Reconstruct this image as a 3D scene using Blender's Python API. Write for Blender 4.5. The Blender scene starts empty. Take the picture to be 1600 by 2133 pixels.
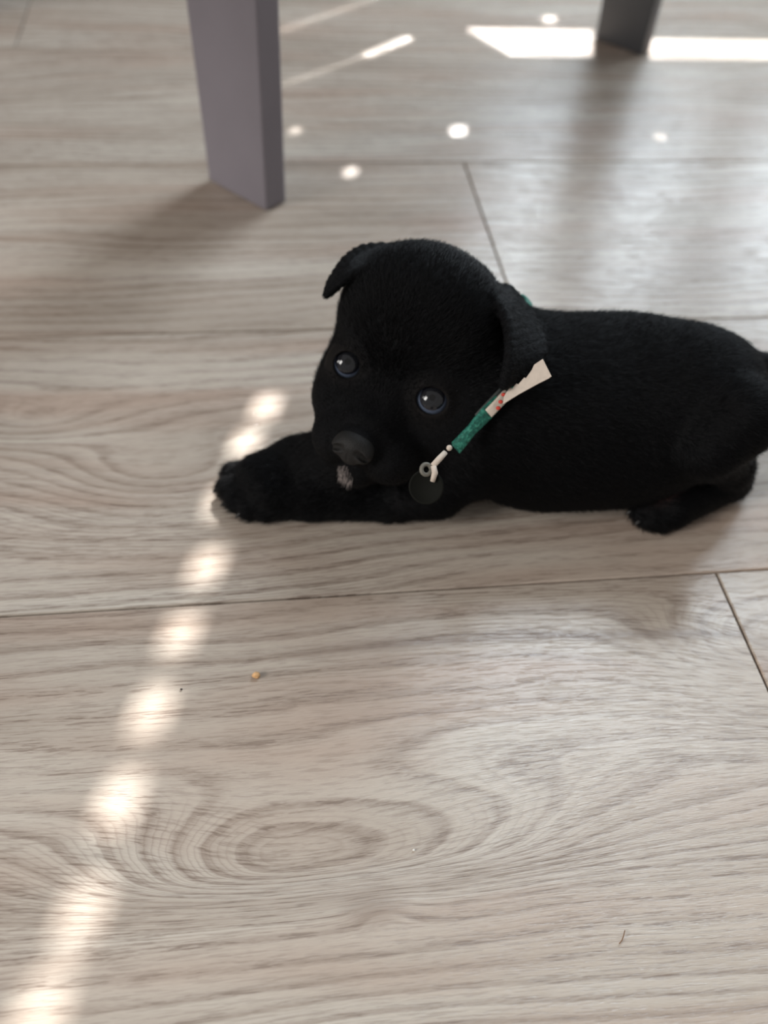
import bpy, math, random
import numpy as np
from mathutils import Vector, Matrix

random.seed(4)
rng = np.random.default_rng(4)
C = bpy.context.scene.collection
scene = bpy.context.scene

# ------------------------------------------------------------------ camera
F_PX = 1986.0
CAM_H = 0.3345
# photograph axes expressed in the camera frame (x right, y down, z forward)
A_X = np.array([0.99092776, -0.05054928, 0.12452691])   # along the planks
A_Y = np.array([-0.12086633, -0.74034791, 0.6612687])   # across the planks, away
A_Z = np.array([0.05876659, -0.67032062, -0.739741])    # up
CW = np.array([A_X, A_Y, A_Z])                          # camera frame -> world

def ray(px, py):
    return CW @ np.array([px - 800.0, py - 1066.5, F_PX])

def at_z(px, py, z=0.0):
    r = ray(px, py)
    t = (z - CAM_H) / r[2]
    return np.array([r[0]*t, r[1]*t, z])

def at_d(px, py, d):
    r = ray(px, py) * (d / F_PX)
    return r + np.array([0, 0, CAM_H])

cam_data = bpy.data.cameras.new('camera')
cam = bpy.data.objects.new('camera', cam_data)
C.objects.link(cam)
cam_data.sensor_fit = 'VERTICAL'
cam_data.sensor_height = 36.0
cam_data.lens = F_PX / 2133.0 * 36.0
cam_data.clip_start = 0.01
cx, cy, cz = CW[:, 0], -CW[:, 1], -CW[:, 2]
m = Matrix(((cx[0], cy[0], cz[0], 0), (cx[1], cy[1], cz[1], 0), (cx[2], cy[2], cz[2], CAM_H), (0, 0, 0, 1)))
cam.matrix_world = m
cam_data.dof.use_dof = True
cam_data.dof.focus_distance = 0.350
cam_data.dof.aperture_fstop = cam_data.lens / 5.2
scene.camera = cam

# ------------------------------------------------------------------ light
scene.view_settings.view_transform = 'Standard'
scene.view_settings.look = 'None'
scene.view_settings.gamma = 1.0
scene.view_settings.use_curve_mapping = False
scene.view_settings.exposure = 0.0
scene.cycles.use_denoising = True
scene.cycles.max_bounces = 6
scene.cycles.sample_clamp_indirect = 4.0

world = bpy.data.worlds.new('room_daylight')
scene.world = world
world.use_nodes = True
bg = world.node_tree.nodes['Background']
bg.inputs[0].default_value = (1.0, 0.975, 0.955, 1)
bg.inputs[1].default_value = 0.36

SUN_EL = math.radians(44)
SUN = np.array([0.28142*math.cos(SUN_EL), 0.95958*math.cos(SUN_EL), math.sin(SUN_EL)])
sd = bpy.data.lights.new('sun', 'SUN')
sd.energy = 14.0
sd.angle = math.radians(0.53)
sd.color = (1.0, 0.985, 0.955)
sun = bpy.data.objects.new('sun', sd)
C.objects.link(sun)
sun.rotation_euler = Vector(SUN).to_track_quat('Z', 'Y').to_euler()

WALL_Y = 1.35
def area(name, loc, target, sx, sy, power, col):
    l = bpy.data.lights.new(name, 'AREA')
    l.shape = 'RECTANGLE'; l.size = sx; l.size_y = sy
    l.energy = power; l.color = col
    o = bpy.data.objects.new(name, l)
    C.objects.link(o)
    o.location = loc
    d = Vector(loc) - Vector(target)
    o.rotation_euler = d.to_track_quat('Z', 'Y').to_euler()
    return o
area('window_daylight', (0.93, WALL_Y-0.03, 1.18), (0.93, 0, 1.18), 1.10, 1.66, 76.0, (0.80, 0.91, 1.0))
area('left_fill', (-2.7, -0.75, 1.7), (0.05, 0.4, 0.1), 1.4, 1.2, 100.0, (1.0, 0.97, 0.93))  # added fill light: brightens the left floor and softens the leg shadow

# ------------------------------------------------------------------ helpers
def new_mesh(name, verts, faces, mat=None, parent=None, smooth=False):
    me = bpy.data.meshes.new(name)
    me.from_pydata([tuple(map(float, v)) for v in verts], [], [tuple(map(int, f)) for f in faces])
    me.update()
    if smooth:
        me.polygons.foreach_set('use_smooth', [True]*len(me.polygons))
    if mat: me.materials.append(mat)
    o = bpy.data.objects.new(name, me)
    C.objects.link(o)
    if parent is not None: o.parent = parent
    return o

def empty(name, loc=(0, 0, 0)):
    o = bpy.data.objects.new(name, None)
    o.empty_display_size = 0.02
    C.objects.link(o)
    o.location = loc
    return o

def tag(o, label=None, cat=None, group=None, kind=None):
    if label: o['label'] = label
    if cat: o['category'] = cat
    if group: o['group'] = group
    if kind: o['kind'] = kind
    return o

def box(c, s):
    x, y, z = c; a, b, d = s[0]/2, s[1]/2, s[2]/2
    v = [(x+i*a, y+j*b, z+k*d) for k in (-1, 1) for j in (-1, 1) for i in (-1, 1)]
    f = [(0, 2, 3, 1), (4, 5, 7, 6), (0, 1, 5, 4), (2, 6, 7, 3), (0, 4, 6, 2), (1, 3, 7, 5)]
    return v, f

def merge(parts):
    V, Fc = [], []
    for v, f in parts:
        n = len(V); V += list(v); Fc += [tuple(i+n for i in q) for q in f]
    return V, Fc

def bevel(o, w, seg=2):
    b = o.modifiers.new('bevel', 'BEVEL'); b.width = w; b.segments = seg; b.limit_method = 'ANGLE'
    return o

class N:
    def __init__(self, name):
        self.m = bpy.data.materials.new(name); self.m.use_nodes = True
        self.t = self.m.node_tree; self.b = self.t.nodes['Principled BSDF']
    def n(self, typ, **kw):
        x = self.t.nodes.new(typ)
        for k, v in kw.items(): setattr(x, k, v)
        return x
    def l(self, a, b): self.t.links.new(a, b)
    def put(self, sock, v):
        if hasattr(v, 'is_linked') or hasattr(v, 'links'): self.l(v, sock)
        else: sock.default_value = v
    def math(self, op, a, b=None, c=None, clamp=False):
        x = self.n('ShaderNodeMath', operation=op); x.use_clamp = clamp
        self.put(x.inputs[0], a)
        if b is not None: self.put(x.inputs[1], b)
        if c is not None: self.put(x.inputs[2], c)
        return x.outputs[0]
    def xyz(self, x, y, z):
        c = self.n('ShaderNodeCombineXYZ')
        self.put(c.inputs[0], x); self.put(c.inputs[1], y); self.put(c.inputs[2], z)
        return c.outputs[0]
    def noise(self, vec, scale, detail=2, rough=0.5, dist=0.0):
        x = self.n('ShaderNodeTexNoise')
        self.l(vec, x.inputs['Vector']); x.inputs['Scale'].default_value = scale
        x.inputs['Detail'].default_value = detail; x.inputs['Roughness'].default_value = rough
        x.inputs['Distortion'].default_value = dist
        return x.outputs['Fac']
    def ramp(self, fac, stops):
        r = self.n('ShaderNodeValToRGB'); self.l(fac, r.inputs[0])
        e = r.color_ramp.elements
        while len(e) < len(stops): e.new(0.5)
        for q, (p, c) in zip(e, stops):
            q.position = p; q.color = (c, c, c, 1) if isinstance(c, (int, float)) else (*c, 1)
        return r.outputs[0]
    def mix(self, fac, a, b, mode='MIX'):
        x = self.n('ShaderNodeMix', data_type='RGBA', blend_type=mode)
        self.put(x.inputs[0], fac)
        for s, v in ((x.inputs[6], a), (x.inputs[7], b)):
            if isinstance(v, tuple): s.default_value = (*v[:3], 1)
            else: self.l(v, s)
        return x.outputs[2]

def srgb(r, g, b):
    f = lambda c: (c/12.92 if c <= 0.04045 else ((c+0.055)/1.055)**2.4)
    return tuple(f(c/255.0) for c in (r, g, b))

def plain(name, col, rough=0.5, spec=0.5, metal=0.0, noise_scale=None, amt=0.15, bump=0.0):
    k = N(name)
    k.b.inputs['Roughness'].default_value = rough
    k.b.inputs['Specular IOR Level'].default_value = spec
    k.b.inputs['Metallic'].default_value = metal
    g = k.n('ShaderNodeTexCoord').outputs['Object']
    nz = k.noise(g, noise_scale or 40.0, 3)
    a = tuple(c*(1-amt) for c in col); b = tuple(min(1, c*(1+amt)) for c in col)
    k.l(k.ramp(nz, [(0.3, a), (0.7, b)]), k.b.inputs['Base Color'])
    if bump:
        bp = k.n('ShaderNodeBump'); bp.inputs['Distance'].default_value = bump
        k.l(nz, bp.inputs['Height']); k.l(bp.outputs[0], k.b.inputs['Normal'])
    return k.m

# ------------------------------------------------------------------ floor planks
def wood_material():
    k = N('greige_oak_laminate')
    pos = k.n('ShaderNodeNewGeometry').outputs['Position']
    sp = k.n('ShaderNodeSeparateXYZ'); k.l(pos, sp.inputs[0])
    x, y = sp.outputs[0], sp.outputs[1]
    rnd = k.n('ShaderNodeObjectInfo').outputs['Random']
    zoff = k.math('MULTIPLY', rnd, 37.0)
    # slow waviness of the grain, different in every plank
    w1 = k.noise(k.xyz(k.math('MULTIPLY', x, 2.6), k.math('MULTIPLY', y, 9.0), zoff), 1.0, 2, 0.5)
    w2 = k.noise(k.xyz(k.math('MULTIPLY', x, 9.0), k.math('MULTIPLY', y, 26.0), zoff), 1.0, 2, 0.5)
    g = k.math('ADD', y, k.math('MULTIPLY', k.math('SUBTRACT', w1, 0.5), 0.075))
    g = k.math('ADD', g, k.math('MULTIPLY', k.math('SUBTRACT', w2, 0.5), 0.008))
    # cathedral figures and a knot in the wood
    def hump(px, py, left, right, down, up, amp):
        nonlocal g
        c = at_z(px, py)
        def side(v, c0, lo, hi):
            d = k.math('SUBTRACT', v, float(c0))
            return k.math('ADD', k.math('DIVIDE', k.math('MAXIMUM', d, 0.0), hi), k.math('DIVIDE', k.math('MINIMUM', d, 0.0), lo))
        dx, dy = side(x, c[0], left, right), side(y, c[1], down, up)
        r2 = k.math('ADD', k.math('MULTIPLY', dx, dx), k.math('MULTIPLY', dy, dy))
        g = k.math('ADD', g, k.math('MULTIPLY', k.math('EXPONENT', k.math('MULTIPLY', r2, -1.0)), amp))
    hump(610, 1805, 0.062, 0.105, 0.012, 0.028, 0.074)
    hump(800, 1893, 0.012, 0.014, 0.006, 0.006, -0.010)
    hump(1640, 1345, 0.052, 0.060, 0.036, 0.026, 0.060)
    hump(330, 990, 0.050, 0.060, 0.020, 0.028, 0.040)
    hump(60, 880, 0.050, 0.040, 0.020, 0.018, 0.024)
    # growth rings: thin dark bands on the contours of g
    jn = k.noise(k.xyz(k.math('MULTIPLY', x, 30.0), k.math('MULTIPLY', y, 260.0), zoff), 1.0, 4, 0.7)
    jit = k.math('MULTIPLY', jn, 0.34)
    ls = k.noise(k.xyz(k.math('MULTIPLY', x, 3.0), k.math('MULTIPLY', y, 30.0), zoff), 1.0, 1, 0.5)
    f1 = k.math('FRACT', k.math('ADD', k.math('ADD', k.math('MULTIPLY', g, 112.0), jit), k.math('MULTIPLY', ls, 1.2)))
    band = k.ramp(f1, [(0.0, 0.9), (0.10, 1.0), (0.30, 0.30), (0.60, 0.05), (0.86, 0.0), (1.0, 0.9)])
    gate = k.ramp(k.noise(k.xyz(k.math('MULTIPLY', x, 8.0), k.math('MULTIPLY', y, 30.0), zoff), 1.0, 2, 0.5), [(0.34, 0.22), (0.58, 1.0)])
    f2 = k.math('FRACT', k.math('ADD', k.math('MULTIPLY', g, 480.0), k.math('MULTIPLY', jit, 2.2)))
    band2 = k.ramp(f2, [(0.0, 1.0), (0.22, 0.25), (0.5, 0.0), (0.85, 0.1), (1.0, 1.0)])
    gate2 = k.ramp(k.noise(k.xyz(k.math('MULTIPLY', x, 7.0), k.math('MULTIPLY', y, 26.0), k.math('ADD', zoff, 4.0)), 1.0, 2, 0.5), [(0.42, 0.0), (0.66, 1.0)])
    # pores: short dark dashes that run nearly straight along the plank
    gp = k.math('ADD', k.math('MULTIPLY', y, 0.72), k.math('MULTIPLY', g, 0.28))
    p1 = k.noise(k.xyz(k.math('MULTIPLY', x, 75.0), k.math('MULTIPLY', gp, 1250.0), zoff), 1.0, 3, 0.65)
    pore = k.ramp(p1, [(0.52, 0.0), (0.62, 1.0)])
    p2 = k.noise(k.xyz(k.math('MULTIPLY', x, 210.0), k.math('MULTIPLY', gp, 3000.0), zoff), 1.0, 2, 0.6)
    fine = k.ramp(p2, [(0.35, 0.0), (0.7, 1.0)])
    tone = k.noise(k.xyz(k.math('MULTIPLY', x, 3.5), k.math('MULTIPLY', g, 24.0), zoff), 1.0, 3, 0.55)
    warm = k.noise(k.xyz(k.math('MULTIPLY', x, 5.0), k.math('MULTIPLY', gp, 34.0), k.math('ADD', zoff, 9.0)), 1.0, 2, 0.5)
    base = k.ramp(tone, [(0.28, srgb(166, 153, 140)), (0.50, srgb(190, 178, 165)), (0.74, srgb(205, 196, 184))])
    base = k.mix(k.math('MULTIPLY', k.ramp(warm, [(0.48, 0.0), (0.72, 1.0)]), 0.60), base, srgb(172, 145, 128))
    dkc = srgb(118, 100, 88)
    bw = k.math('MULTIPLY', k.math('MULTIPLY', band, gate), k.math('ADD', k.math('MULTIPLY', fine, 0.30), 0.34))
    colr = k.mix(bw, base, dkc)
    colr = k.mix(k.math('MULTIPLY', k.math('MULTIPLY', band2, gate2), 0.42), colr, dkc)
    colr = k.mix(k.math('MULTIPLY', k.math('MULTIPLY', pore, k.math('ADD', k.math('MULTIPLY', band, 0.5), k.math('ADD', k.math('MULTIPLY', gate2, 0.34), 0.26))), 0.72), colr, srgb(104, 86, 75))
    colr = k.mix(k.math('MULTIPLY', fine, 0.15), colr, srgb(128, 112, 100))
    # one long dark grain line near the far edge of the nearest plank
    q3 = np.array([at_z(*p)[:2] for p in ((560, 1368), (900, 1337), (1240, 1324), (1530, 1321))])
    ca, cb, cc = [float(v_) for v_ in np.polyfit(q3[:, 0], q3[:, 1], 2)]
    yl = k.math('ADD', k.math('MULTIPLY', k.math('ADD', k.math('MULTIPLY', x, ca), cb), x), cc)
    dl = k.math('ABSOLUTE', k.math('SUBTRACT', k.math('ADD', y, k.math('MULTIPLY', jn, 0.0010)), k.math('ADD', yl, 0.0005)))
    inx = k.math('MULTIPLY', k.math('GREATER_THAN', x, float(q3[0, 0])), k.math('LESS_THAN', x, 0.2049))
    lnf = k.math('MULTIPLY', k.ramp(dl, [(0.0, 1.0), (0.0007, 0.0)]), k.math('MULTIPLY', inx, k.ramp(k.math('MULTIPLY', k.math('SUBTRACT', x, float(q3[0, 0])), 12.0), [(0.0, 0.0), (0.6, 1.0)])))
    colr = k.mix(k.math('MULTIPLY', lnf, 0.6), colr, srgb(112, 94, 84))
    kn = at_z(775, 1888)
    kd = k.n('ShaderNodeVectorMath', operation='DISTANCE'); k.l(k.xyz(x, k.math('MULTIPLY', y, 1.7), 0.0), kd.inputs[0]); kd.inputs[1].default_value = (float(kn[0]), float(kn[1])*1.7, 0)
    colr = k.mix(k.math('MULTIPLY', k.ramp(kd.outputs['Value'], [(0.002, 1.0), (0.016, 0.0)]), 0.45), colr, srgb(128, 110, 98))
    colr = k.mix(k.math('MULTIPLY', rnd, 0.14), colr, srgb(158, 142, 128))
    k.l(colr, k.b.inputs['Base Color'])
    rough = k.math('ADD', k.math('MULTIPLY', tone, 0.10), 0.16)
    k.l(rough, k.b.inputs['Roughness'])
    k.b.inputs['Specular IOR Level'].default_value = 0.5
    h = k.math('ADD', k.math('MULTIPLY', k.math('ADD', pore, k.math('MULTIPLY', fine, 0.5)), -0.5), k.math('MULTIPLY', band, -0.3))
    bp = k.n('ShaderNodeBump'); bp.inputs['Distance'].default_value = 0.00012; bp.inputs['Strength'].default_value = 0.8
    k.l(h, bp.inputs['Height']); k.l(bp.outputs[0], k.b.inputs['Normal'])
    return k.m

wood = wood_material()
core = plain('brown_joint_core', srgb(62, 50, 42), 0.9, 0.1)
PW = 0.19; SEAM = 0.25146; THICK = 0.008
v, f = box((0.3, 0.55, -THICK-0.006), (3.4, 3.1, 0.012))
floor = new_mesh('floor', v, f, core)
tag(floor, kind='structure')
def plank(x0, x1, y0, y1):
    gap = 0.0005; b = 0.0005
    X0, X1, Y0, Y1 = x0+gap, x1-gap, y0+gap, y1-gap
    loops = [(0, -THICK), (0, -b), (b, 0)]
    V = []
    for ins, z in loops:
        V += [(X0+ins, Y0+ins, z), (X1-ins, Y0+ins, z), (X1-ins, Y1-ins, z), (X0+ins, Y1-ins, z)]
    Fc = []
    for i in range(2):
        for j in range(4):
            a, c = i*4+j, i*4+(j+1) % 4
            Fc.append((a, c, c+4, a+4))
    Fc.append((8, 9, 10, 11)); Fc.append((3, 2, 1, 0))
    return new_mesh('plank', V, Fc, wood, floor)
L = 1.20
joints = {-1: 0.2049, 0: -0.43, 1: 0.1547, 2: 0.62, 3: -0.18, 4: 0.35, 5: -0.5, -2: -0.33, -3: 0.41, -4: 0.05, -5: 0.5}
for kx, j in joints.items():
    y0 = SEAM + kx*PW; y1 = y0 + PW
    y1 = min(y1, WALL_Y)
    a = j - 2*L
    while a < 2.0:
        s, e = max(a, -1.4), min(a+L, 2.0)
        if e - s > 0.05: plank(s, e, y0, y1)
        a += L

# ------------------------------------------------------------------ far wall, window and added blind (above the frame)
wallm = plain('grey_wall_paint', (0.14, 0.13, 0.12), 0.8, 0.3)
v, f = merge([box((-1.15, WALL_Y+0.06, 1.25), (0.5, 0.1, 2.5)), box((1.8, WALL_Y+0.06, 1.25), (0.4, 0.1, 2.5)),
              box((0.35, WALL_Y+0.06, 2.3), (2.5, 0.1, 0.4)), box((0.35, WALL_Y+0.06, 0.16), (2.5, 0.1, 0.32))])
tag(new_mesh('wall_front', v, f, wallm), kind='structure')
fr = plain('white_door_frame', (0.75, 0.75, 0.74), 0.5)
v, f = merge([box((-0.88, WALL_Y+0.03, 1.06), (0.04, 0.05, 2.08)), box((1.58, WALL_Y+0.03, 1.06), (0.04, 0.05, 2.08)),
              box((0.35, WALL_Y+0.03, 2.08), (2.5, 0.05, 0.04))])
tag(new_mesh('window_1', v, f, fr), kind='structure')

gobo = empty('sun_gobo', (0.35, WALL_Y, 0.02))  # unseen panel added so its holes shape the sun on the floor
tag(gobo, 'added dark grey slatted blind hanging in the wide window', 'gobo')
gobom = plain('dark_grey_gobo', (0.07, 0.068, 0.066), 0.7)
def to_wall(p):
    t = (WALL_Y - p[1]) / SUN[1]
    return p[0] + SUN[0]*t, SUN[2]*t
holes = []      # x0, x1, z0, z1 on the blind plane
def hole(px, py, w, h):
    a = to_wall(at_z(px, py)); holes.append((a[0]-w/2, a[0]+w/2, a[1]-h/2, a[1]+h/2))
cord = [(84, 2105), (170, 1905), (248, 1668), (315, 1480), (375, 1320), (430, 1180), (462, 1045), (512, 920), (553, 850)]
for p in cord: hole(*p, 0.0125, 0.018)  # each hole traced back from its floor dapple along the sun
hole(730, 358, 0.007, 0.012); hole(955, 272, 0.010, 0.014); hole(615, 272, 0.006, 0.009); hole(1375, 285, 0.006, 0.008)
def slot(p, q, w, h, n):
    for i in range(n):
        t = i/(n-1); hole(p[0]+(q[0]-p[0])*t, p[1]+(q[1]-p[1])*t, w, h)
slot((770, 112), (845, 82), 0.011, 0.010, 5)
slot((600, 172), (750, 120), 0.014, 0.0022, 7)
slot((590, 62), (770, 0), 0.018, 0.0024, 8)
hole(1145, 40, 0.012, 0.016)
for i in range(6):                                 # slit added for the far sun band, cut off obliquely at its left end
    y0, y1 = 58+i*9.5, 58+(i+1)*9.5
    a, b = to_wall(at_z(975+i*16, y1)), to_wall(at_z(975+i*16, y0))
    e = to_wall(at_z(1235, (y0+y1)/2))
    holes.append((a[0], e[0], min(a[1], b[1]), max(a[1], b[1])+0.0002))
a, b = to_wall(at_z(1340, 122)), to_wall(at_z(1340, 80))
holes.append((a[0]-0.02, 1.55, b[1], a[1]))
def cut_panel(x0, x1, z0, z1, hs):
    xs = sorted({x0, x1, *[min(max(h[0], x0), x1) for h in hs], *[min(max(h[1], x0), x1) for h in hs]})
    zs = sorted({z0, z1, *[min(max(h[2], z0), z1) for h in hs], *[min(max(h[3], z0), z1) for h in hs]})
    parts = []
    for i in range(len(xs)-1):
        for j in range(len(zs)-1):
            mx, mz = (xs[i]+xs[i+1])/2, (zs[j]+zs[j+1])/2
            if any(h[0] < mx < h[1] and h[2] < mz < h[3] for h in hs): continue
            parts.append(box((mx-0.35, 0, mz-0.02), (xs[i+1]-xs[i], 0.0012, zs[j+1]-zs[j])))
    return merge(parts) if parts else None
z = 0.32; pitch = 0.052
while z < 2.06:
    hs = [h for h in holes if h[3] > z and h[2] < z+pitch]
    r = cut_panel(-0.86, 1.56, z, z+pitch, hs)
    if r: new_mesh('gobo_slat', r[0], r[1], gobom, gobo)
    z += pitch

# ------------------------------------------------------------------ chairs (only a leg of each reaches the frame)
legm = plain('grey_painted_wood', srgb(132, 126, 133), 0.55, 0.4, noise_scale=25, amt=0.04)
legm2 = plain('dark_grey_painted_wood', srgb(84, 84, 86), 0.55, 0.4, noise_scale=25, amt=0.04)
def prism(bot, top, z0, z1):
    V = [(*p, z0) for p in bot] + [(*p, z1) for p in top]
    n = len(bot)
    Fc = [tuple(range(n))[::-1], tuple(range(n, 2*n))] + [(i, (i+1) % n, (i+1) % n+n, i+n) for i in range(n)]
    return V, Fc
def chair(corner_px, back_mat, u_len, v_len, su, sv, lean_u, lean_v, ww, tt, taper, label, seat_z=0.45):
    """board legs; corner_px = near bottom corner in the photo; u = board width direction, v = thickness direction"""
    near = at_z(*corner_px)[:2]
    u = np.array([-0.676, 0.737]); vv = np.array([0.77, 0.638])
    vv = vv - (vv@u)*u; vv /= np.linalg.norm(vv)
    root = empty('chair', (near[0], near[1], 0))
    def leg(ou, ov, fu, fv):
        o = u*ou + vv*ov
        w0, w1 = ww, ww*taper
        lu, lv = lean_u*fu, lean_v*fv
        def quad(w, d, off):
            p = o + off
            return [p, p + vv*d, p + vv*d + u*w, p + u*w]
        V, Fc = prism(quad(w0, tt, 0*u), quad(w1, tt, u*lu*seat_z + vv*lv*seat_z), 0, seat_z)
        bevel(new_mesh('leg', V, Fc, back_mat, root), 0.0015)
    leg(0, 0, 1, 1)
    leg(su*u_len, 0, -1 if su else 1, 1)
    leg(0, sv*v_len, 1, -1)
    leg(su*u_len, sv*v_len, -1, -1)
    # seat board
    a = -0.01 if su > 0 else 0.05; b_ = su*u_len + (0.05 if su > 0 else -0.01)
    c = -0.02 if sv > 0 else 0.03; d = sv*v_len + (0.03 if sv > 0 else -0.02)
    q = [u*a+vv*c, u*b_+vv*c, u*b_+vv*d, u*a+vv*d]
    V, Fc = prism(q, q, seat_z, seat_z+0.02)
    bevel(new_mesh('seat', V, Fc, back_mat, root), 0.004)
    tag(root, label, 'chair')
    return root
chair((555, 441), legm, 0.40, 0.66, 1, -1, 0.02, 0.0, 0.0552, 0.0185, 1.38,  # unseen seat lengthened to shade the floor between the legs
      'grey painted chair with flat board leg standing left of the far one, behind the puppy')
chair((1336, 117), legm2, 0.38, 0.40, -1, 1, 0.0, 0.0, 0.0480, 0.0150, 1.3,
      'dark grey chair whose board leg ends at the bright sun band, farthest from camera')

# ------------------------------------------------------------------ puppy: one implicit surface
O_H = np.array([0.0548, 0.3073, 0.0734])
HL = np.array([0.84063, -0.53820, -0.06065])
HU = np.array([0.22337, 0.24250, 0.94409])
HF = np.array([-0.49340, -0.80718, 0.32407])
HM = np.array([HL, HU, HF])
def hw(l, u, f): return O_H + (HL*l + HU*u + HF*f)/1000.0      # head millimetres -> world
def ball_floor(px, py, rho):
    r = ray(px, py)/F_PX
    d = CAM_H / (rho/F_PX - r[2])
    return at_d(px, py, d), rho/F_PX*d
def ball(px, py, rho, z):
    r = ray(px, py)/F_PX
    d = (z - CAM_H)/r[2]
    return at_d(px, py, d), rho/F_PX*d

def smin(a, b, k):
    h = np.clip(0.5+0.5*(b-a)/k, 0, 1)
    return b*(1-h)+a*h-k*h*(1-h)
def smax(a, b, k): return -smin(-a, -b, k)
def s_ball(P, c, r): return np.linalg.norm(P-c, axis=1)-r
def s_ell(P, c, r):
    q = (P-c)/r; q2 = q/r
    k0 = np.linalg.norm(q, axis=1); k1 = np.linalg.norm(q2, axis=1)+1e-9
    return k0*(k0-1)/k1
def s_cone(P, a, ra, b, rb):
    ab = b-a; t = np.clip((P-a)@ab/(ab@ab), 0, 1)
    return np.linalg.norm(P-(a+t[:, None]*ab), axis=1)-(ra+(rb-ra)*t)
def s_tri(P, a, b, c, r):
    ba, cb, ac = b-a, c-b, a-c
    pa, pb, pc = P-a, P-b, P-c
    n = np.cross(ba, ac)
    def edge(e, p):
        t = np.clip(p@e/(e@e), 0, 1); w = e*t[:, None]-p
        return (w*w).sum(1)
    ins = (np.sign(pa@np.cross(ba, n))+np.sign(pb@np.cross(cb, n))+np.sign(pc@np.cross(ac, n))) < 2
    de = np.minimum(np.minimum(edge(ba, pa), edge(cb, pb)), edge(ac, pc))
    dp = (pa@n)**2/(n@n)
    return np.sqrt(np.where(ins, de, dp))-r
def s_torus(P, c, ax, R, r):
    d = P-c; h = d@ax; q = np.sqrt(np.maximum((d*d).sum(1)-h*h, 0))-R
    return np.sqrt(q*q+h*h)-r

# body spheres from the outline in the photo
chest = ball_floor(1120, 862, 180)
mid = ball_floor(1280, 856, 179)
rump = ball(1434, 838, 158, 0.054)
chest2 = ball(1010, 850, 150, 0.050)
neckb = (hw(4, 6, -42), 0.036)
EYES = [hw(-21, -1.5, -4.8), hw(19.5, -2, -4.8)]
EYE_R = 0.0080
def gaze(c):
    d = np.array([0, 0, CAM_H]) + np.array([-0.01, 0.0, 0.05]) - c
    return d/np.linalg.norm(d)
def head_sdf(P):
    Q = ((P-O_H)@HM.T)*1000.0
    A = lambda *a: np.array(a, float)
    Qs = Q.copy(); Qs[:, 0] = np.abs(Qs[:, 0])
    d = s_ell(Q, A(0, 17, -32), A(38, 34, 36))
    d = smin(d, s_ell(Q, A(0, 26, -24), A(30, 25, 22)), 10)
    d = smin(d, s_ell(Q, A(-20, -13, -20), A(17, 22, 20)), 10)
    d = smin(d, s_ell(Q, A(22, -13, -20), A(21, 23, 23)), 10)
    d = smin(d, s_ell(Qs, A(15, 8, -9), A(12, 8, 9)), 7)
    d = smin(d, s_ell(Q, A(-20, -17, -3), A(12, 13, 13)), 8)
    d = smin(d, s_cone(Q, A(0, -10, -12), 18, A(0, -21, 9), 13), 9)
    d = smin(d, s_ell(Qs, A(12, -29, 5), A(13, 12.5, 15)), 5)
    d = smin(d, s_ell(Q, A(0, -25, 16), A(9, 8, 8)), 4)
    jaw = s_cone(Q, A(0, -36, -24), 18, A(0, -39.5, 9), 8.5)
    d = smin(d, jaw, 3.0)
    # stop between the eyes, mouth line, philtrum
    d = smax(d, -s_cone(Q, A(0, -3, 14), 2.5, A(0, 8, 9), 2.0), 7)
    d = smax(d, -s_cone(Q, A(0, -36, 26), .4, A(0, -29.5, 27), .4), 1.5)
    # bed of the nose leather
    d = smin(d, s_ell(Q, A(0, -22, 21.5), A(8.2, 6.6, 5)), 2.5)
    return d/1000.0
def smooth_path(p, n=3):
    p = np.array(p); p = np.vstack([2*p[0]-p[1], p, 2*p[-1]-p[-2]]); o = []
    for i in range(1, len(p)-2):
        for q in range(n):
            t = q/n
            o.append(.5*(2*p[i]+(p[i+1]-p[i-1])*t+(2*p[i-1]-5*p[i]+4*p[i+1]-p[i+2])*t*t+(-p[i-1]+3*p[i]-3*p[i+1]+p[i+2])*t**3))
    o.append(p[-2]); return o
def ear_sdf(P):
    E = at_d
    # right ear (left in the photo): folded flap seen nearly from its edge
    out = [E(815, 512, .428), E(756, 518, .426), (E(720, 542, .420)), E(694, 580, .412), E(682, 611, .406)]
    inn = [E(860, 545, .408), E(788, 560, .402), E(742, 568, .401), E(709, 590, .402), E(680, 615, .405)]
    def sheet(o_, i_, r, k_):
        o_, i_ = smooth_path(o_), smooth_path(i_)
        d = None
        for q in range(len(o_)-1):
            for tr in ((o_[q], o_[q+1], i_[q]), (o_[q+1], i_[q+1], i_[q])):
                if min(np.linalg.norm(tr[0]-tr[1]), np.linalg.norm(tr[1]-tr[2]), np.linalg.norm(tr[0]-tr[2])) < 4e-4: continue
                t = s_tri(P, *tr, r)
                d = t if d is None else smin(d, t, k_)
        return d
    d = sheet(out, inn, .0014, .0012)
    # left ear (right in the photo): hangs beside the cheek
    fro = [E(1018, 615, .400), E(1050, 655, .390), E(1062, 705, .384), E(1060, 755, .381), E(1050, 800, .383)]
    bak = [E(1060, 604, .420), E(1092, 643, .416), E(1120, 690, .406), E(1128, 735, .397), E(1090, 785, .389)]
    e = sheet(fro, bak, .0020, .0012)
    return np.minimum(d, e)
TORSO = [(chest, mid), (mid, rump), (chest2, chest)]
def neck_sdf(P):
    d = s_cone(P, chest[0], chest[1], mid[0], mid[1])
    d = smin(d, s_cone(P, mid[0], mid[1], rump[0], rump[1]), .02)
    d = smin(d, s_cone(P, chest2[0], chest2[1], chest[0], chest[1]*.96), .02)
    d = smin(d, s_cone(P, neckb[0], neckb[1], chest[0], chest[1]*.8), .015)
    return d
LIMBS = []
def limb(pts, k=.012): LIMBS.append((pts, k))
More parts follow.
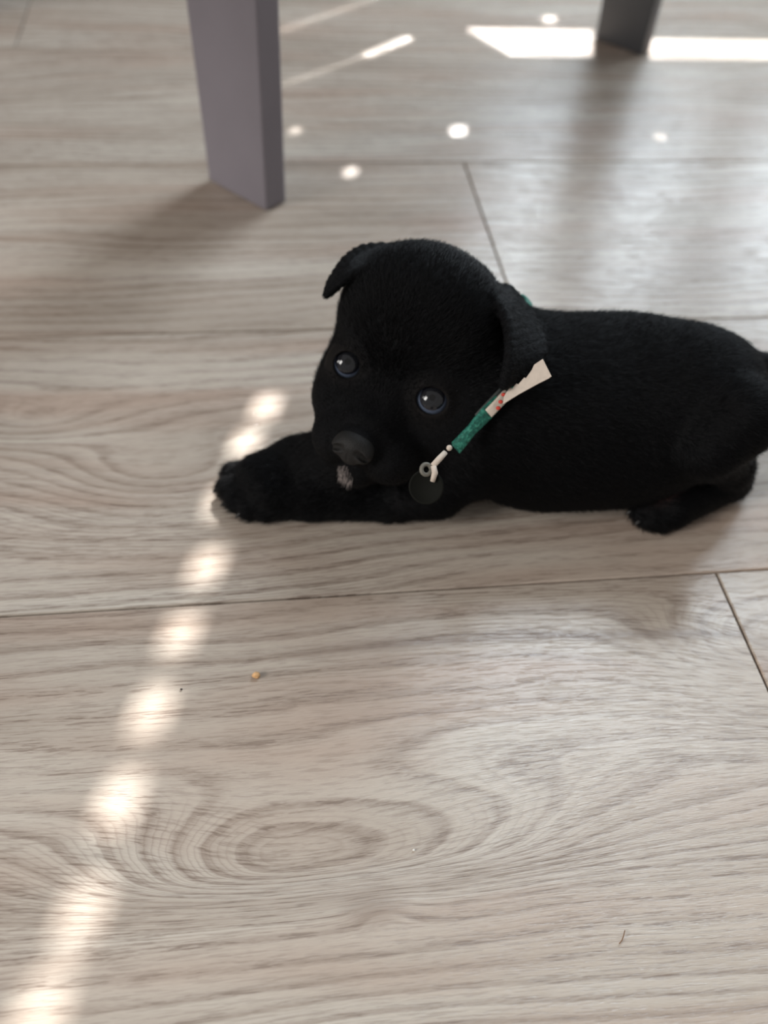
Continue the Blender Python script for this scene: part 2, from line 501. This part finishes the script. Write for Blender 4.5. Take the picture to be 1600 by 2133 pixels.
# near foreleg: upper arm, elbow on the floor, forearm to the left, wrist
limb([ball(1010, 905, 95, .045), ball(905, 1010, 66, .021), ball_floor(820, 1040, 44), ball_floor(650, 1040, 40), ball_floor(575, 1038, 42)])
# far foreleg
limb([ball(800, 900, 80, .045), ball(720, 945, 62, .03), ball_floor(620, 970, 56), ball_floor(545, 995, 50)])
# hind leg: thigh, shank to the hock, metatarsus along the floor
limb([ball(1535, 868, 88, .068), ball(1478, 920, 76, .058)], .005)
limb([ball(1475, 920, 66, .052), ball(1522, 972, 44, .026), ball_floor(1522, 1000, 38), ball_floor(1400, 1056, 42)], .006)
# far hind leg, tucked under the belly
limb([ball(1420, 760, 60, .05), ball_floor(1370, 900, 40), ball_floor(1300, 930, 34)], .008)
# tail
limb([ball(1528, 754, 36, .064), ball(1590, 772, 30, .056), ball(1650, 790, 20, .046), ball(1740, 815, 12, .036)], .010)
TOES = []
def toe(pts): TOES.append(pts)
toe([ball_floor(560, 1040, 36), ball_floor(522, 1060, 25)])
toe([ball_floor(555, 1030, 36), ball_floor(494, 1044, 25)])
toe([ball_floor(545, 1010, 36), ball_floor(478, 1018, 25)])
toe([ball_floor(545, 995, 36), ball_floor(488, 988, 25)])
toe([ball_floor(575, 1045, 34), ball_floor(556, 1064, 24)])
toe([ball_floor(1400, 1052, 38), ball_floor(1342, 1062, 31)])
toe([ball_floor(1400, 1056, 38), ball_floor(1356, 1076, 30)])
toe([ball_floor(1405, 1062, 34), ball_floor(1378, 1084, 26)])
toe([ball_floor(1400, 1046, 36), ball_floor(1342, 1044, 28)])
def body_sdf(P):
    d = neck_sdf(P)
    for pts, kk in LIMBS:
        e = None
        for (a, ra), (b, rb) in zip(pts[:-1], pts[1:]):
            s = s_cone(P, a, ra, b, rb)
            e = s if e is None else smin(e, s, .004)
        d = smin(d, e, kk)
    for (a, ra), (b, rb) in TOES:
        d = smin(d, s_cone(P, a, ra, b, rb), .0022)
    h = head_sdf(P)
    d = smin(d, h, .007)
    d = smin(d, ear_sdf(P), .004)
    # eyelids and sockets
    for c in EYES:
        g_ = gaze(c); ax = g_-HU*.18; ax /= np.linalg.norm(ax)
        near = np.linalg.norm(P-c, axis=1) < .022
        if not near.any(): continue
        Pn = P[near]; dn = d[near]
        dn = smin(dn, s_ball(Pn, c, EYE_R+.0017), .004)
        r_ = Pn-c; hh = r_@ax; side = np.cross(ax, HU); side /= np.linalg.norm(side); upv = np.cross(side, ax)
        q_ = np.sqrt(((r_@side)/(1.12 if c is EYES[1] else .98))**2+((r_@upv)/.97)**2)-.0058
        cut = np.maximum(q_, .0015-hh)
        dn = smax(dn, -cut, .0010)
        dn = smax(dn, -s_ball(Pn, c, EYE_R+.0001), .0004)
        d[near] = dn
    # floor flattens what lies on it
    d = smax(d, 0.0006-P[:, 2], .003)
    return d

def surface_nets(fn, lo, hi, h, coarse=4):
    lo = np.array(lo); n = np.ceil((np.array(hi)-lo)/h/coarse).astype(int)*coarse+1
    nc = (n-1)//coarse+1
    G = np.stack(np.meshgrid(*[np.arange(q) for q in nc], indexing='ij'), -1).reshape(-1, 3)
    dc = fn(lo+G*h*coarse).reshape(nc)
    big = np.kron(dc, np.ones((coarse,)*3))[:n[0], :n[1], :n[2]]
    # nearest coarse node of every fine node
    idx = [np.minimum(np.round(np.arange(q)/coarse).astype(int), c-1) for q, c in zip(n, nc)]
    big = dc[np.ix_(*idx)]
    need = np.abs(big) < h*coarse*1.9
    D = big.astype(np.float64).copy()
    I = np.argwhere(need)
    out = np.empty(len(I))
    for s in range(0, len(I), 400000):
        out[s:s+400000] = fn(lo+I[s:s+400000]*h)
    D[need] = out
    S = D < 0
    cells = np.zeros(tuple(n-1), bool)
    cs = np.zeros(tuple(n-1), int)
    offs = [(i, j, k) for i in (0, 1) for j in (0, 1) for k in (0, 1)]
    sl = lambda o: tuple(slice(o[a], n[a]-1+o[a]) for a in range(3))
    for o in offs: cs += S[sl(o)]
    cells = (cs > 0) & (cs < 8)
    ci = np.argwhere(cells)
    vid = -np.ones(tuple(n-1), int); vid[tuple(ci.T)] = np.arange(len(ci))
    acc = np.zeros((len(ci), 3)); cnt = np.zeros(len(ci))
    val = {o: D[tuple((ci+np.array(o)).T)] for o in offs}
    for a in range(3):
        for o in offs:
            if o[a]: continue
            o2 = list(o); o2[a] = 1; o2 = tuple(o2)
            va, vb = val[o], val[o2]
            cr = (va < 0) != (vb < 0)
            t = np.where(cr, va/np.where(cr, va-vb, 1), 0)
            p = np.array(o, float)[None].repeat(len(ci), 0); p[:, a] += t
            acc[cr] += p[cr]; cnt[cr] += 1
    V = lo+(ci+acc/cnt[:, None])*h
    Fs = []
    for a in range(3):
        b, c = (a+1) % 3, (a+2) % 3
        s0 = [slice(1, n[q]-1) for q in range(3)]; s0[a] = slice(0, n[a]-1)
        s1 = list(s0); s1[a] = slice(1, n[a])
        A_, B_ = S[tuple(s0)], S[tuple(s1)]
        e = np.argwhere(A_ != B_)
        base = np.array([s_.start for s_ in s0])
        inside = A_[tuple(e.T)]
        e = e+base
        def at(db, dc2):
            q = e.copy(); q[:, b] -= db; q[:, c] -= dc2
            return vid[tuple(q.T)]
        q = np.stack([at(1, 1), at(0, 1), at(0, 0), at(1, 0)], 1)
        q[~inside] = q[~inside][:, ::-1]
        Fs.append(q)
    Fs = np.concatenate(Fs); Fs = Fs[(Fs >= 0).all(1)]
    # pull the vertices onto the exact surface
    for _ in range(3):
        d0 = fn(V); g = np.stack([fn(V+e) for e in np.eye(3)*2e-4], 1)-d0[:, None]
        g /= 2e-4; gg = (g*g).sum(1)
        V = V-g*np.clip(d0/np.maximum(gg, .2), -h, h)[:, None]*.7
    return V, Fs, g/np.linalg.norm(g, axis=1)[:, None]

def np_mesh(name, V, Fq, mat, parent):
    me = bpy.data.meshes.new(name)
    me.vertices.add(len(V)); me.vertices.foreach_set('co', V.astype(np.float32).ravel())
    me.loops.add(Fq.size); me.loops.foreach_set('vertex_index', Fq.astype(np.int32).ravel())
    me.polygons.add(len(Fq)); me.polygons.foreach_set('loop_start', np.arange(0, Fq.size, Fq.shape[1], dtype=np.int32))
    me.polygons.foreach_set('use_smooth', np.ones(len(Fq), bool))
    me.update(calc_edges=True); me.validate()
    me.materials.append(mat)
    o = bpy.data.objects.new(name, me); C.objects.link(o); o.parent = parent
    return o

pup_at = np.array([0.13, 0.32, 0.0])
pup = empty('puppy', pup_at)
tag(pup, 'black short-haired puppy lying on the plank floor, head tilted, looking at the camera', 'dog')
SHIFT = pup_at

def fur_base():
    k = N('black_coat')
    pos = k.n('ShaderNodeNewGeometry').outputs['Position']
    nz = k.noise(pos, 260.0, 3, 0.6)
    col = k.ramp(nz, [(0.3, (0.0012, 0.0012, 0.0015)), (0.75, (0.003, 0.003, 0.0038))])
    # bare pinkish belly skin in front of the hind leg
    sk = at_z(1375, 992, .026)
    vm = k.n('ShaderNodeVectorMath', operation='DISTANCE'); k.l(pos, vm.inputs[0]); vm.inputs[1].default_value = tuple(sk)
    fac = k.ramp(vm.outputs['Value'], [(0.005, 1.0), (0.016, 0.0)])
    col = k.mix(k.math('MULTIPLY', fac, 0.5), col, srgb(110, 78, 74))
    for c in EYES:                                   # bare brown skin of the eyelids
        ve = k.n('ShaderNodeVectorMath', operation='DISTANCE'); k.l(pos, ve.inputs[0]); ve.inputs[1].default_value = tuple(c)
        col = k.mix(k.ramp(ve.outputs['Value'], [(0.0102, 0.9), (0.0125, 0.0)]), col, (0.011, 0.009, 0.008))
    k.l(col, k.b.inputs['Base Color'])
    k.b.inputs['Roughness'].default_value = 0.75
    k.b.inputs['Specular IOR Level'].default_value = 0.12
    bp = k.n('ShaderNodeBump'); bp.inputs['Distance'].default_value = 0.0004
    k.l(nz, bp.inputs['Height']); k.l(bp.outputs[0], k.b.inputs['Normal'])
    return k.m
coat = fur_base()
V, Fq, NRM = surface_nets(body_sdf, (-0.045, 0.235, -0.004), (0.300, 0.405, 0.150), 0.00092)
body = np_mesh('body', V-SHIFT, Fq, coat, pup)

# --- fur strands
def hair_mat(name, col, rough=.45, spec=.35):
    k = N(name)
    hi = k.n('ShaderNodeHairInfo').outputs['Random']
    a = tuple(c*.6 for c in col); b = tuple(c*1.5 for c in col)
    k.l(k.ramp(hi, [(0, a), (1, b)]), k.b.inputs['Base Color'])
    k.b.inputs['Roughness'].default_value = rough
    k.b.inputs['Specular IOR Level'].default_value = spec
    return k.m
def strands(name, roots, dirs, lens, mat, parent, rad, droop=None, npts=4, kind='stuff'):
    cu = bpy.data.hair_curves.new(name)
    n = len(roots)
    cu.add_curves([npts]*n)
    t = np.linspace(0, 1, npts)[None, :, None]
    dr = np.zeros_like(dirs) if droop is None else droop
    P = roots[:, None]+dirs[:, None]*lens[:, None, None]*t+dr[:, None]*lens[:, None, None]*t*t
    cu.attributes['position'].data.foreach_set('vector', P.astype(np.float32).ravel())
    ra = cu.attributes.get('radius') or cu.attributes.new('radius', 'FLOAT', 'POINT')
    R = rad*(1-np.linspace(0, 1, npts)*.8)
    ra.data.foreach_set('value', np.tile(R, n).astype(np.float32))
    cu.materials.append(mat)
    o = bpy.data.objects.new(name, cu); C.objects.link(o); o.parent = parent
    if kind: o['kind'] = kind
    return o
def sample(V, Fq, n):
    a, b, c, d = (V[Fq[:, i]] for i in range(4))
    ar = np.linalg.norm(np.cross(c-a, d-b), axis=1)
    f = rng.choice(len(Fq), n, p=ar/ar.sum())
    u, w = rng.random((n, 1)), rng.random((n, 1))
    p = (a[f]*(1-u)+b[f]*u)*(1-w)+(d[f]*(1-u)+c[f]*u)*w
    nn = NRM[Fq[f]].mean(1)
    return p, nn/np.linalg.norm(nn, axis=1)[:, None]
roots, nr = sample(V, Fq, 230000)
Q = ((roots-O_H)@HM.T)*1000
dh = head_sdf(roots); on_head = dh < .004
flow = np.where(on_head[:, None], (HM.T@(np.stack([Q[:, 0]*.7, Q[:, 1]*.6+14, -np.abs(Q[:, 2])*0-26], 1)).T).T, np.array([1.0, .15, -.45]))
arm = roots[:, 0] < .06
flow = np.where((~on_head & arm)[:, None], np.array([-1., .1, -.35]), flow)
flow /= np.linalg.norm(flow, axis=1)[:, None]
tan = flow-nr*(flow*nr).sum(1)[:, None]
tan /= np.linalg.norm(tan, axis=1)[:, None]+1e-6
tan += rng.normal(0, .22, tan.shape)
lift = np.where(on_head, .60, .38)[:, None]
dirs = tan+nr*lift
dirs /= np.linalg.norm(dirs, axis=1)[:, None]
ln = np.where(on_head, .0042, .0048)*rng.uniform(.6, 1.2, len(roots))
muz = on_head & (Q[:, 2] > -2) & (Q[:, 1] < -4)
ln = np.where(muz, .0014, ln)
ln = np.where(ear_sdf(roots) < .0008, .0015, ln)
keep = roots[:, 2] > .0025
for c in EYES:
    de = np.linalg.norm(roots-c, axis=1)
    keep &= de > .0102
    ln = np.where(de < .016, .0013, ln)
nose_c = np.array([0, -23, 24.5])
keep &= np.linalg.norm((Q-nose_c)/np.array([9.2, 7.8, 8]), axis=1) > 1
sk = at_z(1375, 992, .026)
keep &= np.linalg.norm(roots-sk, axis=1) > .009
roots, dirs, ln, nr2 = roots[keep], dirs[keep], ln[keep], nr[keep]
hairm = hair_mat('black_fur_strand', (0.0022, 0.0022, 0.0028), 0.42, .15)
strands('fur', roots-SHIFT, dirs, ln, hairm, pup, .000075, droop=-nr2*.25)

# --- white hairs on the chin
pc = hw(-3.0, -41, 16.5)
sel = np.linalg.norm((V-pc), axis=1) < .0046
vi = np.where(sel)[0]
pick = rng.choice(vi, 170)
r0 = V[pick]+rng.normal(0, .0004, (170, 3))
dd = NRM[pick]*.45-HU*.9+HL*.25+rng.normal(0, .15, (170, 3)); dd /= np.linalg.norm(dd, axis=1)[:, None]
o = strands('chin_hair', r0-SHIFT, dd, rng.uniform(.0014, .0030, 170), hair_mat('white_chin_hair', (.34, .29, .27), .5, .3), pup, .00006)
o['label'] = 'tuft of white hairs on the chin'

# --- eyes
def cap_mesh(c, ax, r, ang0, ang1, seg=40, rings=8):
    ax = ax/np.linalg.norm(ax)
    t = np.cross(ax, [0, 0, 1.0]); t /= np.linalg.norm(t); s = np.cross(ax, t)
    V_, F_ = [], []
    for i in range(rings+1):
        a = ang0+(ang1-ang0)*i/rings
        for j in range(seg):
            p = 2*math.pi*j/seg
            V_.append(c+r*(ax*math.cos(a)+(t*math.cos(p)+s*math.sin(p))*math.sin(a)))
    for i in range(rings):
        for j in range(seg):
            j2 = (j+1) % seg
            F_.append((i*seg+j, (i+1)*seg+j, (i+1)*seg+j2, i*seg+j2))
    return V_, F_
def eye_mat(name, c0, rough=.03, spec=.5):
    k = N(name)
    pos = k.n('ShaderNodeTexCoord').outputs['Object']
    nz = k.noise(pos, 900.0, 2)
    k.l(k.ramp(nz, [(.3, tuple(c*.8 for c in c0)), (.7, tuple(c*1.15 for c in c0))]), k.b.inputs['Base Color'])
    k.b.inputs['Roughness'].default_value = rough
    k.b.inputs['Specular IOR Level'].default_value = spec
    return k.m
scl = eye_mat('blue_white_of_the_eye', (.085, .105, .15))
iri = eye_mat('slate_iris', (.012, .0125, .015))
lim = eye_mat('dark_iris_edge', (.008, .008, .012))
pupm = eye_mat('black_pupil', (.002, .002, .002))
for c in EYES:
    ax = gaze(c)
    Vv, Ff = cap_mesh(c-SHIFT, ax, EYE_R, .001, math.pi*.62, 48, 22)
    e = new_mesh('eye', Vv, Ff, scl, pup, True)
    Vv, Ff = cap_mesh(c-SHIFT, ax, EYE_R+.00006, .56, .71, 48, 3)
    new_mesh('iris_rim', Vv, Ff, lim, e, True)
    Vv, Ff = cap_mesh(c-SHIFT, ax, EYE_R+.00009, .001, .58, 48, 8)
    new_mesh('iris', Vv, Ff, iri, e, True)
    Vv, Ff = cap_mesh(c-SHIFT, ax, EYE_R+.00013, .001, .17, 32, 4)
    new_mesh('pupil', Vv, Ff, pupm, e, True)

# --- nose leather
def nose_sdf(P):
    Q = ((P-O_H)@HM.T)*1000
    A = lambda *a: np.array(a, float)
    d = s_ell(Q, A(0, -22, 23.0), A(8.6, 5.8, 6.0))
    d = smin(d, s_ell(Q, A(0, -26.5, 24), A(5.0, 4.0, 4.2)), 2.5)
    Qs = Q.copy(); Qs[:, 0] = np.abs(Qs[:, 0])
    d = smin(d, s_ell(Qs, A(5.4, -24, 24.5), A(3.8, 3.8, 4.2)), 1.5)
    d = smax(d, -s_cone(Qs, A(4.2, -22.8, 29.2), 1.7, A(8.6, -25.4, 25.6), .9), .9)
    d = smax(d, -s_cone(Q, A(0, -24, 29.3), .4, A(0, -32.5, 27.5), .4), .8)
    return d/1000
nl = hw(0, -23.5, 24.5)
Vn, Fn, Nn = surface_nets(nose_sdf, nl-.013, nl+.013, .0004)
k = N('black_nose_leather')
pos = k.n('ShaderNodeTexCoord').outputs['Object']
vo = k.n('ShaderNodeTexVoronoi'); k.l(pos, vo.inputs['Vector']); vo.inputs['Scale'].default_value = 1600
k.b.inputs['Base Color'].default_value = (.0075, .0068, .0062, 1)
k.b.inputs['Roughness'].default_value = .62
k.b.inputs['Specular IOR Level'].default_value = .3
bp = k.n('ShaderNodeBump'); bp.inputs['Distance'].default_value = .0002; bp.inputs['Strength'].default_value = .6
k.l(vo.outputs['Distance'], bp.inputs['Height']); k.l(bp.outputs[0], k.b.inputs['Normal'])
np_mesh('nose', Vn-SHIFT, Fn, k.m, pup)

# --- claws
clawm = plain('dark_claw', (.02, .018, .017), .35)
def claw(a, ra, b, rb):
    d = b-a; d /= np.linalg.norm(d)
    base = b+d*rb*.7+np.array([0, 0, .001]); tip = base+d*.0045+np.array([0, 0, -.0022]); tip[2] = max(tip[2], .0009)
    t = np.cross(d, [0, 0, 1.]); t /= np.linalg.norm(t); s = np.cross(t, d)
    V_, F_ = [], []
    for i, (w, q) in enumerate([(.0011, 0), (.0010, .45), (.0006, .8)]):
        c = base+(tip-base)*q+np.array([0, 0, .0006*math.sin(q*3)])
        for j in range(8):
            an = j*math.pi/4; V_.append(c+(t*math.cos(an)+s*math.sin(an))*w)
    V_.append(tip); V_.append(base)
    for i in range(2):
        for j in range(8):
            F_.append((i*8+j, i*8+(j+1) % 8, (i+1)*8+(j+1) % 8, (i+1)*8+j))
    for j in range(8):
        F_.append((16+j, 16+(j+1) % 8, 24)); F_.append(((j+1) % 8, j, 25))
    new_mesh('claw', [p-SHIFT for p in V_], F_, clawm, pup, True)
for (a, ra), (b, rb) in TOES[:4]+TOES[5:8]: claw(a, ra, b, rb)

# ------------------------------------------------------------------ collar
grn = N('green_woven_cord')
pos = grn.n('ShaderNodeTexCoord').outputs['Object']
nz = grn.noise(pos, 700.0, 3, .6)
grn.l(grn.ramp(nz, [(.30, srgb(14, 62, 54)), (.52, srgb(24, 104, 88)), (.75, srgb(78, 160, 136))]), grn.b.inputs['Base Color'])
grn.b.inputs['Roughness'].default_value = .7
bp = grn.n('ShaderNodeBump'); bp.inputs['Distance'].default_value = .0004; grn.l(nz, bp.inputs['Height']); grn.l(bp.outputs[0], grn.b.inputs['Normal'])
beige = plain('beige_ribbon', srgb(206, 192, 178), .7, .3, noise_scale=500, amt=.06, bump=.0001)
red = plain('red_thread', srgb(190, 58, 44), .6)
steel = plain('grey_metal_ring', srgb(118, 115, 106), .6, .4, .3)
tagm = plain('dark_olive_tag', (.006, .0063, .0048), .75, .12)
dark = plain('dark_fabric_lining', srgb(62, 66, 64), .8)

NC = hw(3, 2, -46)                               # middle of the neck under the collar
vis = [at_d(1091, 622, .448), at_d(1050, 822, .394), at_d(985, 893, .392), at_d(905, 965, .394)]
midp = at_d(1106, 722, .424)
def on_plane(px, py):
    r = ray(px, py); o_ = np.array([0, 0, CAM_H])
    return o_+r*(((cen-o_)@nrm_c)/(r@nrm_c))
Pm = np.array(vis); cen = Pm.mean(0)
nrm_c = np.linalg.svd(Pm-cen)[2][2]
e1 = vis[1]-NC; e1 -= (e1@nrm_c)*nrm_c; e1 /= np.linalg.norm(e1); e2 = np.cross(nrm_c, e1)
NC = NC-((NC-cen)@nrm_c)*nrm_c
ang = lambda p: math.atan2((p-NC)@e2, (p-NC)@e1)
def neck_radius(th):
    d = e1*math.cos(th)+e2*math.sin(th)
    ts = np.linspace(.005, .09, 340)
    P = NC+d*ts[:, None]
    s = smin(neck_sdf(P), head_sdf(P), .007)
    for t, q in zip(ts, s):
        if q > 0: return t
    return .05
kn = [(ang(p), np.linalg.norm(p-NC)) for p in vis]
NS = 96
th = np.linspace(-math.pi, math.pi, NS, endpoint=False)
rad = np.array([neck_radius(t) for t in th])+.0012
under = [on_plane(860, 972), on_plane(805, 945), on_plane(770, 890)]
ctrl = [(ang(q), np.linalg.norm(q-NC)) for q in vis+[on_plane(1101, 650), midp]+under]
for _ in range(8):                                 # pass through the places seen in the photo
    for a_, r_ in ctrl:
        w = np.exp(-((np.angle(np.exp(1j*(th-a_))))/.26)**2)
        i = np.argmin(np.abs(np.angle(np.exp(1j*(th-a_)))))
        rad = rad+w*(r_-rad[i])*.8
for _ in range(1): rad = (np.roll(rad, 1)+rad*2+np.roll(rad, -1))/4
def cpt(t, off=0.0):
    r_ = np.interp(t, np.append(th, math.pi), np.append(rad, rad[0]))
    return NC+(e1*math.cos(t)+e2*math.sin(t))*(r_+off)
def band(name, t0, t1, width, thick, mat, parent, off=0.0, seg=60, wob=0.0):
    V_, F_ = [], []
    nseg = max(3, int(seg*abs(t1-t0)/6.28))
    for i in range(nseg+1):
        t = t0+(t1-t0)*i/nseg
        tt = (t+math.pi) % (2*math.pi)-math.pi
        p = cpt(tt, off); q = cpt(tt, off+.001); rd = (q-p)/np.linalg.norm(q-p)
        w = width*(1+wob*math.sin(i*2.2))
        for a_, b_ in ((-1, -.7), (-.8, -1), (.8, -1), (1, -.7), (1, .7), (.7, 1), (-.7, 1), (-1, .7)):
            V_.append(p+nrm_c*a_*w/2+rd*b_*thick/2)
    for i in range(nseg):
        for j in range(8):
            F_.append((i*8+j, i*8+(j+1) % 8, (i+1)*8+(j+1) % 8, (i+1)*8+j))
    F_.append(tuple(range(8))[::-1]); F_.append(tuple(nseg*8+j for j in range(8)))
    col_root = parent
    return new_mesh(name, [p-col_at for p in V_], F_, mat, col_root, True)
col_at = np.array(NC)
collar = empty('collar', col_at)
tag(collar, 'thin green woven collar with beige ribbon and small round tag around the puppy neck', 'collar')
aB, aC, aD = ang(vis[1]), ang(vis[2]), ang(vis[3])
sg = 1 if np.angle(np.exp(1j*(aD-aB))) > 0 else -1
span = abs(np.angle(np.exp(1j*(aD-aB))))
band('woven_band', aB-sg*.06, aB-sg*(2*math.pi-span-.9), .0055, .0022, grn.m, collar, wob=.12)
band('woven_band', aB+sg*.05, aB+sg*span*.74, .0052, .0028, grn.m, collar, wob=.18)
o = band('fabric_lining', aB-sg*.05, aB+sg*span*.40, .0062, .0012, dark, collar, off=-.0006); o['label'] = 'dark lining under the beige end'
o = band('ribbon_end', aB-sg*.02, aB+sg*span*.28, .0042, .0018, beige, collar, off=.0016); o['label'] = 'beige folded ribbon end with red stitches'
rib_end = o

def blob(name, c, r, mat, parent, root, seg=12, rings=8, squash=(1, 1, 1)):
    V_, F_ = [], []
    for i in range(rings+1):
        a = math.pi*i/rings
        for j in range(seg):
            b_ = 2*math.pi*j/seg
            V_.append(c-root+np.array([r*squash[0]*math.sin(a)*math.cos(b_), r*squash[1]*math.sin(a)*math.sin(b_), r*squash[2]*math.cos(a)]))
    for i in range(rings):
        for j in range(seg): F_.append((i*seg+j, (i+1)*seg+j, (i+1)*seg+(j+1) % seg, i*seg+(j+1) % seg))
    return new_mesh(name, V_, F_, mat, parent, True)
dB = .3895
for p in ((1049, 822), (1043, 837), (1038, 850)):
    blob('stitch', at_d(*p, dB-.0035), .0009, red, rib_end, col_at, squash=(1.1, .9, .9))
# loose ribbon tail, lying off the shoulder
def slab(name, pts2, thick, mat, parent, root):
    pts = [np.array(p) for p in pts2]
    n = np.cross(pts[1]-pts[0], pts[-1]-pts[0]); n /= np.linalg.norm(n)
    V_ = [p-root+n*thick/2 for p in pts]+[p-root-n*thick/2 for p in pts]
    k_ = len(pts)
    F_ = [tuple(range(k_)), tuple(range(2*k_-1, k_-1, -1))]+[(i, (i+1) % k_, (i+1) % k_+k_, i+k_) for i in range(k_)][::1]
    return new_mesh(name, V_, F_, mat, parent)
up_ = [(1050, 826), (1063, 806), (1067, 810), (1076, 799), (1080, 801), (1092, 787), (1096, 788), (1108, 771), (1113, 760), (1131, 748)]
lo_ = [(1149, 784), (1142, 789), (1120, 800), (1080, 822), (1048, 842)]
tail = slab('ribbon_tail', [at_d(px, py, .3860-(px-1046)*.00004) for px, py in up_+lo_], .0010, beige, collar, col_at)
tail['label'] = 'loose beige ribbon tail widening to a cut end'
# hanging ring, bead, cord end and round tag
bd = .3795
def tube(name, pts, r, mat, parent, root, seg=8):
    pts = [np.array(p) for p in pts]; V_, F_ = [], []
    for i, p in enumerate(pts):
        d = pts[min(i+1, len(pts)-1)]-pts[max(i-1, 0)]; d /= np.linalg.norm(d)
        t = np.cross(d, [0.1, .2, 1.]); t /= np.linalg.norm(t); s = np.cross(d, t)
        rr = r[i] if hasattr(r, '__len__') else r
        for j in range(seg):
            a = 2*math.pi*j/seg; V_.append(p-root+(t*math.cos(a)+s*math.sin(a))*rr)
    for i in range(len(pts)-1):
        for j in range(seg): F_.append((i*seg+j, i*seg+(j+1) % seg, (i+1)*seg+(j+1) % seg, (i+1)*seg+j))
    F_.append(tuple(range(seg))[::-1]); F_.append(tuple((len(pts)-1)*seg+j for j in range(seg)))
    return new_mesh(name, V_, F_, mat, parent, True)
o = blob('bead', at_d(936, 933, bd+.002), .0012, beige, collar, col_at)
o = tube('cord', [at_d(928, 942, bd), at_d(915, 956, bd-.001), at_d(902, 970, bd-.002)], [.0011, .0013, .0012], beige, collar, col_at); o['label'] = 'beige cord'
o = tube('cord_end', [at_d(903, 970, bd-.002), at_d(906, 985, bd-.002), at_d(901, 1003, bd-.001)], [.0012, .0013, .0010], beige, collar, col_at)
ringc = at_d(888, 978, bd-.001)
tv = np.array([at_d(888+10*math.cos(a), 978+11*math.sin(a), bd-.001+.0006*math.cos(a)) for a in np.linspace(0, 2*math.pi, 19)])
tube('ring', tv, .0009, steel, collar, col_at)
tc = at_d(888, 1014, bd+.001)
vn = np.array([0, 0, CAM_H])-tc; vn /= np.linalg.norm(vn)
vn = vn*.8+np.array([-.2, -.4, .2]); vn /= np.linalg.norm(vn)
t1_ = np.cross(vn, [0, 0, 1.]); t1_ /= np.linalg.norm(t1_); t2_ = np.cross(vn, t1_)
V_, F_ = [], []
RT = 37/F_PX*(bd+.001)
prof = [(-.0006, 0.0), (-.0006, RT*.97), (0, RT), (.0006, RT*.97), (.0006, RT*.88), (.0004, RT*.86), (.0004, 0.0)]
SG = 40
for h_, r_ in prof:
    for j in range(SG):
        a = 2*math.pi*j/SG
        V_.append(tc-col_at+vn*h_+(t1_*math.cos(a)+t2_*math.sin(a))*max(r_, 1e-6))
for i in range(len(prof)-1):
    for j in range(SG): F_.append((i*SG+j, i*SG+(j+1) % SG, (i+1)*SG+(j+1) % SG, (i+1)*SG+j))
o = new_mesh('round_tag', V_, F_, tagm, collar, True); o['label'] = 'dark olive round tag'

# ------------------------------------------------------------------ crumb and stray hair on the floor
def lump(name, c, r, mat, label, cat):
    V_, F_ = [], []
    seg, rings = 14, 9
    for i in range(rings+1):
        a = math.pi*i/rings
        for j in range(seg):
            b_ = 2*math.pi*j/seg
            q = 1+.16*math.sin(3*b_+i)+.12*math.sin(2.3*i+j)*(0 < i < rings)
            V_.append((r*q*math.sin(a)*math.cos(b_), r*q*.85*math.sin(a)*math.sin(b_), r*.7*math.cos(a)+r*.68))
    for i in range(rings):
        for j in range(seg): F_.append((i*seg+j, (i+1)*seg+j, (i+1)*seg+(j+1) % seg, i*seg+(j+1) % seg))
    o = new_mesh(name, V_, F_, mat, None, True)
    o.location = (c[0], c[1], 0.0002)
    return tag(o, label, cat)
crumbm = plain('golden_kibble_crumb', srgb(214, 170, 122), .8, .2, noise_scale=900, amt=.18, bump=.0003)
lump('crumb', at_z(534, 1410), .00165, crumbm, 'small golden crumb alone on the plank below the front paw', 'crumb')
darkc = plain('dark_speck', srgb(70, 60, 54), .8)
lump('speck', at_z(378, 1437), .0005, darkc, 'tiny dark speck right of the third sun dapple from the paw', 'speck')
whitec = plain('pale_grit', srgb(226, 222, 214), .7)
lump('grit', at_z(862, 1772), .0005, whitec, 'pale grit speck above the knot in the nearest plank', 'grit')
hp = [at_z(1302, 1938, .0006), at_z(1299, 1950, .0012), at_z(1296, 1958, .0010), at_z(1290, 1966, .0006)]
hr = hp[0]*1
so = tube('stray_hair', [np.array(p) for p in hp], .00016, plain('brown_hair', srgb(120, 84, 52), .6), None, hr, 6)
so.location = hr
tag(so, 'short curved brown hair lying on the nearest plank, lower right', 'hair')
